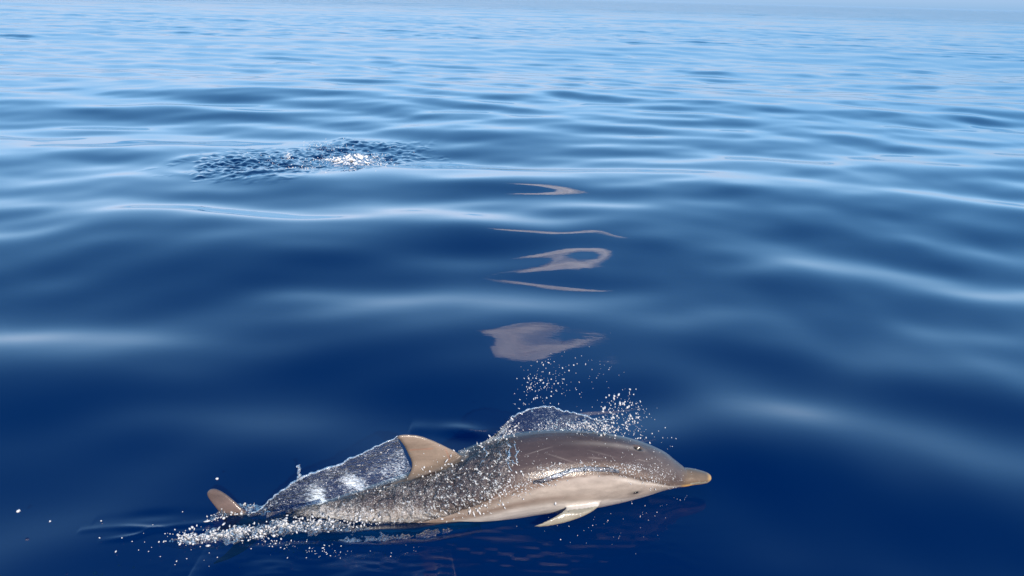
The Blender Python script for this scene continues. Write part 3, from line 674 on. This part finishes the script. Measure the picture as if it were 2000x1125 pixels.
# running water that clings to the body from the shoulder back
def cling(name, u0, u1, n, m, va, vb, lift, mat, seed=0, foam=None):
    us = np.linspace(u0, u1, n); rows = []
    t = np.linspace(0, 1, m)
    A = np.interp(us, *zip(*va)); B = np.interp(us, *zip(*vb))
    P = np.zeros((n, m, 3)); Nn = np.zeros((n, m, 3))
    for i in range(n):
        last = None
        for j in range(m):
            l_, n_, *_ = hit(BVH, us[i], A[i] * (1 - t[j]) + B[i] * t[j])
            if l_ is None: l_, n_ = (last if last else (Vector(at_y(us[i], A[i] * (1 - t[j]) + B[i] * t[j], yc(us[i]) - 0.08)), Vector((0, -.8, .6))))
            P[i, j] = l_; Nn[i, j] = n_; last = (l_, n_)
    U = np.repeat(us[:, None], m, 1); Vv = A[:, None] * (1 - t) + B[:, None] * t
    e = np.minimum(1, np.minimum(t, 1 - t)[None, :] * 7) * np.minimum(1, np.minimum(np.linspace(0, 1, n), 1 - np.linspace(0, 1, n)) * 14)[:, None]
    q = P * np.array([0.75, 1, 1])
    d = lift * e * (0.45 + 0.9 * (1 - np.abs(fbm(q * 34 + seed, 3)) * 2) + 0.35 * vnoise(q * 110 + seed)) - (1 - e) * 0.004
    o = mesh_obj(name, (P + Nn * d[..., None]).reshape(-1, 3), grid_faces(n, m), mat)
    fo = 0.15 * fbm(q * 18, 3)
    for (cu, cv, su, sv, a) in (foam or []): fo += a * np.exp(-((U - cu) / su) ** 2 - ((Vv - cv) / sv) ** 2)
    attr(o, 'air', fo.ravel()); return o
cl = cling('clinging_water', 520, 1012, 330, 90, [(520, 1002), (600, 988), (700, 962), (800, 934), (860, 916), (900, 898), (950, 868), (990, 852), (1012, 850)],
           [(520, 1043), (600, 1046), (700, 1042), (800, 1030), (860, 1016), (900, 1002), (950, 985), (980, 960), (1012, 905)], 0.0105, M_film, 3,
           [(650, 1010, 70, 22, 0.18), (760, 1000, 60, 18, 0.10), (560, 1025, 50, 14, 0.12), (880, 995, 50, 14, 0.06)])
tag(cl, 'rough film of running water over the dolphin body behind the dorsal fin', 'water film')
cl2 = cling('clinging_water', 1036, 1215, 150, 14, [(1036, 939), (1060, 934), (1090, 922), (1115, 914), (1150, 910), (1190, 912), (1215, 917)],
            [(1036, 947), (1060, 945), (1090, 935), (1115, 924), (1150, 921), (1190, 923), (1215, 926)], 0.006, clear_mat('water_ridge', white=0.35, rough=0.06, scale=50, bump=0.3, ior=1.9, tint=(0.8, 0.88, 1)), 6)
tag(cl2, 'narrow wavy ridge of clear water sliding along the dolphin flank', 'water film')

# ------------------------------------------------------------------ white water in the distant boil
def wt(u, v, z=0.0): return at_z(u, v, z)
froth('white_water', 'patch of bright white foam bursting up in the distant churned water', [
    (1500, 697, 309, 19, 5.0, 2, 0.35, 1.3, 0.02, False), (900, 662, 311, 26, 4.0, -3, 0.3, 1.1, 0.012, False), (400, 722, 313, 16, 5, 10, 0.35, 1.2, 0.015, False), (90, 735, 300, 12, 3, 0, 0.4, 1.0, 0.03, False)], 31, 'foam', M_foam)
froth('white_water', 'thin flecks of foam scattered left of the distant white burst', [
    (150, 590, 318, 60, 10, 4, 0.3, 1.0, 0.01, False), (50, 563, 308, 3, 3, 0, 0.5, 1.3, 0.03, False), (120, 640, 280, 24, 6, 0, 0.3, 0.9, 0.03, False), (160, 575, 333, 30, 4, -8, 0.3, 1.0, 0.006, False)], 32, 'foam', M_foam)
def mound():
    n, m = 150, 80
    c = at_z(693, 314, 0.0); x = np.linspace(-0.62, 0.42, n)[:, None] + np.zeros((1, m)); y = np.linspace(-0.42, 0.42, m)[None, :] + np.zeros((n, 1))
    env = np.clip(1 - (x / np.where(x < 0, 0.60, 0.40)) ** 2 - ((y - 0.1 * x) / 0.40) ** 2, 0, 1)
    X, Y = c[0] + x, c[1] + y; q = np.stack([X, Y, 0 * X], -1)
    rg = 1 - np.abs(fbm(q * 9, 4)) * 2.6
    z = sea_h(X, Y) + 0.125 * env ** 0.8 * (0.45 + 0.55 * np.exp(-((x - 0.02) / 0.28) ** 2)) * (0.6 + 0.6 * rg) - 0.02 + 0.010 * vnoise(q * 60) * env
    o = mesh_obj('foam_mound', np.stack([X, Y, z], -1).reshape(-1, 3), grid_faces(n, m), M_surge); attr(o, 'air', (0.55 * env - 0.36 + 0.5 * (rg - .3)).ravel())
    return tag(o, 'low hump of surging white water where a second animal dived', 'foam', kind='stuff')
M_surge = clear_mat('surging_water', lo=0.40, white=0.95, rough=0.3, scale=45, bump=1.0, use_attr='air', ior=1.2, tint=(0.35, 0.55, 0.75), col=(0.82, 0.82, 0.82))
mound()

# ------------------------------------------------------------------ stand-in cloud out of view, added for the pale patches the ripples mirror
def added_cloud(az, el, dist, wx, wy, wz, seed):
    bm = bmesh.new(); bmesh.ops.create_icosphere(bm, subdivisions=5, radius=1.0)
    V = np.array([v.co[:] for v in bm.verts]); F = np.array([[v.index for v in f.verts] for f in bm.faces]); bm.free()
    rd = np.hypot(V[:, 0], V[:, 1]); V = V * (1 + 0.45 * fbm(V * 1.3 + seed, 3)[:, None]) * np.array([wx, wy, wz])
    ax = np.array([1.0, 0, 0]); az_ = np.array(sdir); ay = np.cross(az_, ax); ay /= np.linalg.norm(ay); ax = np.cross(ay, az_)
    V = V @ np.stack([ax, ay, az_])              # slab turned broad side to the sun to mirror brighter
    k = NT('added_cloud_white')
    df = k.n('BsdfDiffuse', _Color=(0.97, 0.96, 0.95, 1)); tr = k.n('BsdfTransparent'); a = k.n('Attribute'); a.attribute_name = 'dense'
    mx = k.n('MixShader'); k.l(a.outputs['Fac'], mx.inputs[0]); k.l(tr.outputs[0], mx.inputs[1]); k.l(df.outputs[0], mx.inputs[2]); k.l(mx.outputs[0], k.out.inputs[0])
    o = mesh_obj('cloud', V, F, k.m)
    attr(o, 'dense', np.clip(0.66 * sstep(1.0, 0.70, rd) + 0.22 * fbm(V / wx * 3.5, 3), 0, 1) * sstep(1.0, 0.93, rd))
    o.location = (dist * math.sin(rad(az)) * math.cos(rad(el)), dist * math.cos(rad(az)) * math.cos(rad(el)), dist * math.sin(rad(el)))
    return tag(o, 'small unseen cloud, added to be mirrored as pale patches in the ripples', 'cloud', kind='structure')
added_cloud(4.9, 26.7, 3000, 262, 155, 55, 4)
